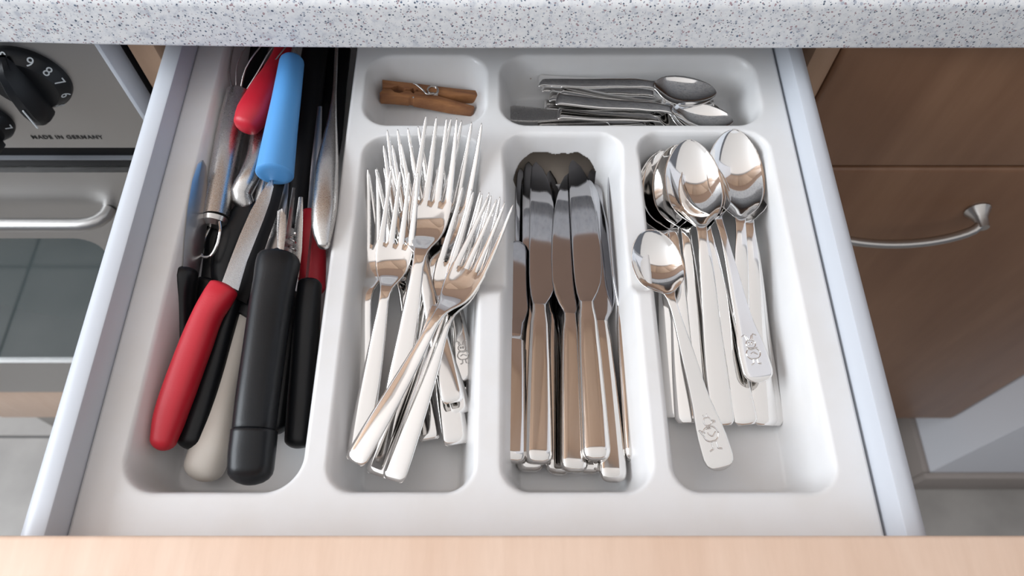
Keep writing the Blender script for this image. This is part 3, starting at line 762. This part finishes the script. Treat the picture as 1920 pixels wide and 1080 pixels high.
# ================================================================ long compartment: knives and tools
def tool(name, label, cat, a): return thing(name, label, cat, P(*a))
def strip(name, left, right, zs, th, material, parent):
    """blade: left and right outline in step, its height per row"""
    n = len(left); V = []; Fc = []
    ups = Vector((0, 0, 1))
    for i in range(n):
        a, b = P(*left[i], zs[i] if not isinstance(zs[i], tuple) else zs[i][0]), P(*right[i], zs[i] if not isinstance(zs[i], tuple) else zs[i][1])
        t = (P(*left[min(i+1, n-1)], 0) - P(*left[max(i-1, 0)], 0)).normalized(); nn = (b - a).normalized().cross(t).normalized()
        if nn.z < 0: nn = -nn
        m1, m2 = a.lerp(b, .3), a.lerp(b, .75)
        V += [a, m1 + nn * th / 2, m2 + nn * th / 2, b, m2 - nn * th / 2, m1 - nn * th / 2]
    for i in range(n - 1):
        for k in range(6): k2 = (k + 1) % 6; Fc.append((i*6 + k, i*6 + k2, (i+1)*6 + k2, (i+1)*6 + k))
    Fc += [(0, 1, 2, 3, 4, 5), tuple((n-1)*6 + k for k in (5, 4, 3, 2, 1, 0))]
    bm = bmesh.new(); vv = [bm.verts.new(q) for q in V]
    for f in Fc: bm.faces.new([vv[q] for q in f])
    return from_bm(name, bm, material, parent, sharp=25)

g = 'kitchen tools in the long compartment'
# black turner lying deepest at the back left
t = tool('spatula', 'black nylon spatula head at the back left of the long compartment', 'spatula', (400, 270, -.04))
slab('blade', smooth_ring([P(388, 262, -.030), P(398, 190, -.028), P(418, 100, -.026), P(470, 60, -.026), P(480, 140, -.030), P(440, 300, -.034), P(402, 282, -.032)], 3), .0022, 'black', t, .0004)
handle('handle', [(440, 250, -.034, .006, .003), (480, 120, -.03, .006, .004), (505, 40, -.03, .007, .006)], 'black', t)
# made-up dark turner, blackens the shaded back right of the compartment
t = tool('spatula', 'added dark spatula filling the shade under the blue handle at the back of the long compartment', 'spatula', (600, 300, -.04))
slab('blade', smooth_ring([P(590, 330, -.038), P(584, 180, -.030), P(590, 70, -.028), P(652, 70, -.024), P(648, 160, -.024), P(632, 300, -.034)], 3), .0024, 'black_matt', t, .0004)
handle('handle', [(575, 480, -.042, .005, .003), (590, 330, -.036, .006, .003), (605, 200, -.030, .006, .003)], 'black_matt', t)
t = tool('ladle', 'black ladle handle in the shade between the blue handle and the steel one', 'ladle', (545, 420, -.04))
handle('handle', [(560, 410, -.030, .008, .006), (572, 260, -.024, .010, .007), (592, 90, -.016, .010, .007), (598, 70, -.016, .010, .007)], 'black_matt', t)
V, Fc = loft(rounded(pxpath([(600, 66, -.016, .014, .008), (603, 52, -.014, .020, .010), (605, 42, -.014, .018, .009)]), 8, .8, .8), 24); mk('bowl', V, Fc, 'black_matt', t, sharp=60)
# whisk
t = tool('whisk', 'steel balloon whisk with a hanging loop, left side of the long compartment', 'whisk', (405, 410, -.03))
wp = pxpath([(404, 408, -.016, .0088, .0088), (418, 330, -.014, .0094, .0094), (434, 240, -.012, .0096, .0096), (449, 176, -.010, .0092, .0092)])
A_ = resample(wp, 14); st = [(Vector(A_[0][:3]), .0072, .0072)] + [(Vector(a[:3]), a[3], a[4]) for a in A_] + [(Vector(A_[-1][:3]) + Vector((.0003, .001, 0)), .0078, .0078)]
V, Fc = loft(st, 28); mk('handle', V, Fc, 'satin', t, sharp=40)
V, Fc = loft([(P(404, 409, -.016), .0085, .0085), (P(402, 417, -.0165), .008, .008), (P(400, 424, -.017), .0045, .0045)], 24); mk('end_cap', V, Fc, 'handle_steel', t, sharp=30)
tube('hanging_loop', [tuple(P(x, y, z)) for x, y, z in ((412, 416, -.010), (413, 432, -.010), (409, 452, -.012), (402, 470, -.014), (393, 481, -.016), (383, 482, -.018), (378, 472, -.020), (384, 448, -.022), (396, 424, -.022))], .0011, 'steel', t, 8, 40)
for i, (bx, tx) in enumerate(((438, 436), (443, 456), (449, 482), (456, 506), (462, 530), (466, 552))):
    dz = .008 * math.sin(math.pi * i / 5)
    a = P(bx, 178, -.012 + dz * .5); b = P(tx, 95, -.006 + dz * 2.0); c1 = a.lerp(b, .5) + Vector((-.002 if i < 3 else .002, 0, .002))
    tp_ = Vector((-.150 + .006 * (i - 2.5), .482, -.006 + dz))
    tube('wire', [tuple(a), tuple(c1), tuple(b), tuple(tp_), (-.150, .487, -.01)], .00055, 'satin', t, 6, 22)
# steel press handles
t = tool('can_opener', 'bent satin steel handle below the red grip, in the long compartment', 'can opener', (465, 370, -.03))
handle('handle', [(462, 384, -.020, .0058, .006), (452, 366, -.016, .0075, .007), (466, 335, -.012, .0070, .007), (482, 290, -.012, .0068, .0065), (490, 240, -.014, .0066, .006), (500, 170, -.016, .006, .006)], 'satin', t, r0=.7)
handle('lever', [(484, 390, -.026, .0045, .005), (494, 350, -.022, .0055, .006), (510, 260, -.022, .0055, .005), (530, 150, -.02, .0055, .005)], 'satin', t)
# red peeler grip
t = tool('peeler', 'short curved red grip pointing down beside the blue handle', 'peeler', (460, 240, .0))
handle('grip', [(462, 234, .004, .0088, .0085), (474, 214, .004, .0112, .010), (494, 178, .001, .0110, .0095), (514, 138, -.004, .0085, .008), (530, 98, -.008, .0065, .0065), (540, 60, -.01, .006, .006)], 'red', t, 22, 2.3, .5)
# blue handled tool
t = tool('utensil', 'tool with a long sky blue tapered round handle, on top of the heap', 'utensil', (514, 318, .004))
bp = pxpath([(515, 326, .010, .01215, .01215), (533, 210, .012, .0100, .0100), (547, 118, .012, .0086, .0086)])
A_ = resample(bp, 16); d0 = (Vector(A_[0][:3]) - Vector(A_[1][:3])).normalized()
st = [(Vector(A_[0][:3]) + d0 * .0016, .0008, .0008), (Vector(A_[0][:3]) + d0 * .0015, .0080, .0080), (Vector(A_[0][:3]) + d0 * .0011, .0106, .0106), (Vector(A_[0][:3]) + d0 * .0004, .0118, .0118)] + [(Vector(a[:3]), a[3], a[4]) for a in A_]
d1 = -d0
for k in range(1, 6):
    a = math.pi / 2 * k / 5; st.append((Vector(A_[-1][:3]) + d1 * .006 * math.sin(a), A_[-1][3] * max(.15, math.cos(a)), A_[-1][3] * max(.15, math.cos(a))))
V, Fc = loft(st, 40); mk('handle', V, Fc, 'blue', t, sharp=35)
handle('shaft', [(550, 104, .011, .002), (560, 60, .010, .002), (566, 30, .008, .002)], 'satin', t)
# steel ladle handle on the right
t = tool('skimmer', 'satin steel handle swelling towards its rounded end, along the right wall', 'skimmer', (607, 460, -.01))
handle('handle', [(607, 456, .002, .0042, .004), (605, 430, .003, .0068, .006), (609, 385, .004, .0080, .007), (613, 320, .003, .0076, .0062), (619, 262, .001, .0052, .004), (624, 215, -.002, .0028, .0024), (628, 160, -.006, .0014, .0014), (631, 90, -.010, .0013, .0013), (633, 50, -.012, .0013, .0013)], 'satin', t, 40, 2.2, 1.0)
# upright left knife
t = tool('paring_knife', 'slim black-handled knife standing on edge against the left wall', 'knife', (346, 680, -.04))
handle('handle', [(350, 690, -.036, .0055, .008), (347, 620, -.028, .0062, .009), (346, 560, -.021, .0062, .010), (347, 518, -.014, .0070, .009), (349, 510, -.013, .0070, .008)], 'black', t, 22, 2.4, .8, .5)
strip('blade', [(343, 505), (346, 450), (352, 390), (360, 340), (370, 308), (377, 300)], [(372, 520), (384, 455), (389, 400), (389, 350), (387, 312), (381, 300)], [(-.008, -.022), (-.004, -.018), (.000, -.013), (.003, -.008), (.004, -.002), (.004, .003)], .0012, 'dull_blade', t)
t = tool('paring_knife', 'black knife handle with a wide shoulder, behind the slim one at the left', 'knife', (375, 640, -.04))
handle('handle', [(358, 720, -.043, .008, .0045), (372, 620, -.040, .009, .006), (380, 550, -.034, .0105, .007), (384, 530, -.032, .0095, .006)], 'black', t, 18, 2.6, .8, .4)
strip('blade', [(366, 525), (372, 470), (380, 420)], [(398, 530), (404, 480), (408, 430)], [-.030, -.027, -.024], .0012, 'black', t)
t = tool('scissors', 'black loop handle in the shade right of the whisk loop', 'scissors', (425, 480, -.04))
handle('handle', [(420, 560, -.034, .006, .004), (418, 500, -.028, .008, .005), (436, 440, -.024, .010, .006), (462, 395, -.022, .009, .006)], 'black', t)
handle('handle', [(430, 620, -.040, .005, .004), (452, 500, -.036, .005, .004), (480, 400, -.034, .005, .004)], 'black_matt', t)
# white handled utensil
t = tool('bread_knife', 'knife with a cream white handle ending in a rounded knob', 'knife', (385, 880, -.04))
handle('handle', [(384, 874, -.034, .0118, .0105), (396, 840, -.032, .0124, .0105), (408, 795, -.031, .0102, .0095), (424, 720, -.030, .0086, .0085), (441, 650, -.028, .0086, .0085), (457, 592, -.026, .0092, .0085)], 'white_handle', t, 30, 2.2, .75, .3)
slab('bolster', [P(444, 584, -.0150), P(497, 614, -.020), P(508, 520, -.016), P(482, 506, -.012)], .012, 'black', t, .0015)
strip('blade', [(478, 512), (500, 440), (522, 360), (536, 300)], [(506, 520), (524, 450), (540, 370), (544, 300)], [-.018, -.016, -.012, -.008], .0014, 'dull_blade', t)
# black knife under the red one
t = tool('vegetable_knife', 'black-handled vegetable knife with a black blade, under the red knife', 'knife', (358, 828, -.03))
handle('handle', [(358, 822, -.026, .0080, .0075), (374, 770, -.025, .0088, .008), (394, 700, -.023, .0088, .008), (414, 630, -.020, .0082, .0078), (434, 560, -.017, .0080, .0075)], 'black', t, 26, 2.3, .8, .6)
strip('blade', [(434, 556), (462, 480), (492, 400), (512, 345)], [(462, 570), (492, 480), (520, 400), (534, 345)], [-.012, -.010, -.007, -.004], .0016, 'black_matt', t)
# red knife on top
t = tool('vegetable_knife', 'red-handled vegetable knife lying on top, its steel blade reaching the blue handle', 'knife', (308, 828, -.02))
handle('handle', [(307, 824, -.014, .0070, .0072), (318, 784, -.013, .0088, .0082), (340, 720, -.010, .0094, .0085), (366, 650, -.007, .0093, .0085), (390, 590, -.004, .0086, .0082), (410, 556, -.002, .0092, .0078), (419, 541, -.001, .0094, .0062)], 'red', t, 30, 2.5, .9, .35)
strip('blade', [(415, 532), (432, 486), (450, 440), (470, 395), (490, 360), (505, 340), (511, 334)], [(447, 545), (463, 490), (479, 450), (494, 412), (506, 378), (513, 350), (512, 334)], [(-.001, -.004), (.001, -.002), (.002, -.000), (.003, .001), (.004, .002), (.005, .004), (.005, .005)], .0014, 'satin_blade', t)
# big black knife
t = tool('carving_knife', 'large black-handled carving knife with a separate end cap, blade on edge', 'knife', (470, 890, -.02))
handle('handle', [(476, 806, -.006, .0118, .0118), (484, 740, -.004, .0120, .0120), (495, 660, -.002, .0121, .0120), (506, 580, .000, .0124, .0120), (515, 530, .002, .0126, .0118), (521, 496, .003, .0132, .0120), (523, 488, .003, .0130, .0118)], 'black', t, 30, 2.3, .2, .35)
handle('end_cap', [(470, 880, -.009, .0122, .0122), (473, 845, -.008, .0126, .0126), (477, 808, -.006, .0125, .0125)], 'black', t, 14, 2.4, .7, .15)
strip('blade', [(531, 478), (536, 440), (543, 390), (550, 352)], [(541, 480), (545, 440), (549, 392), (552, 352)], [(.004, -.016), (.004, -.016), (.004, -.012), (.003, -.004)], .0018, 'dull_blade', t)
t = tool('steak_knife', 'black-handled knife showing along the right side of the carving knife', 'knife', (510, 800, -.04))
handle('handle', [(512, 792, -.034, .0095, .0080), (524, 720, -.032, .0098, .009), (537, 640, -.030, .0098, .009), (548, 560, -.028, .0090, .008)], 'black', t, 20, 2.4, .8, .5)
strip('blade', [(545, 520), (548, 470), (553, 420), (560, 370)], [(560, 520), (566, 470), (568, 420), (568, 370)], [-.024, -.022, -.018, -.014], .0012, 'satin', t)
# right black handle
t = tool('serrated_knife', 'straight black-handled knife along the right wall with its blade on edge', 'knife', (558, 835, -.03))
handle('handle', [(559, 826, -.028, .0076, .0078), (564, 760, -.026, .0080, .008), (570, 680, -.022, .0078, .0085), (576, 590, -.016, .0076, .0085), (581, 534, -.012, .0072, .0075)], 'black', t, 24, 2.7, .6, .6)
strip('blade', [(573, 520), (578, 470), (584, 420), (590, 360), (596, 320)], [(578, 522), (583, 470), (588, 420), (593, 360), (597, 320)], [(-.004, -.022), (-.004, -.022), (-.003, -.020), (-.002, -.014), (-.001, -.004)], .0010, 'dull_blade', t)
t = tool('vegetable_knife', 'knife with a dark red handle, wedged at the right wall behind the blade on edge', 'knife', (588, 520, -.03))
handle('handle', [(586, 540, -.036, .0085, .006), (583, 480, -.030, .0100, .007), (582, 430, -.026, .0090, .007), (586, 400, -.024, .0075, .006)], 'red', t, 18, 2.4, .7, .4)
strip('blade', [(576, 395), (584, 300), (596, 200)], [(596, 395), (602, 300), (604, 200)], [-.022, -.018, -.014], .0012, 'dull_blade', t)
# small steel things standing between the knives
t = tool('corkscrew', 'small steel corkscrew lever between the two long blades', 'corkscrew', (505, 470, -.03))
strip('lever', [(490, 478), (500, 440), (514, 400)], [(512, 478), (520, 440), (528, 404)], [-.018, -.016, -.013], .002, 'satin', t)
tube('worm', [tuple(P(548 + 6 * math.cos(i * 1.2), 470 - i * 3, -.006 + .003 * math.sin(i * 1.2))) for i in range(12)], .0007, 'steel', t, 6, 60)
t = tool('grapefruit_knife', 'narrow steel blade with a pointed shoulder beside the carving knife blade', 'knife', (526, 470, -.03))
strip('blade', [(520, 474), (519, 430), (520, 396), (528, 392)], [(534, 474), (536, 430), (536, 404), (530, 392)], [-.010, -.008, -.006, -.005], .0012, 'satin', t)
handle('handle', [(520, 476, -.012, .004), (515, 520, -.018, .005), (510, 600, -.030, .005)], 'black', t)
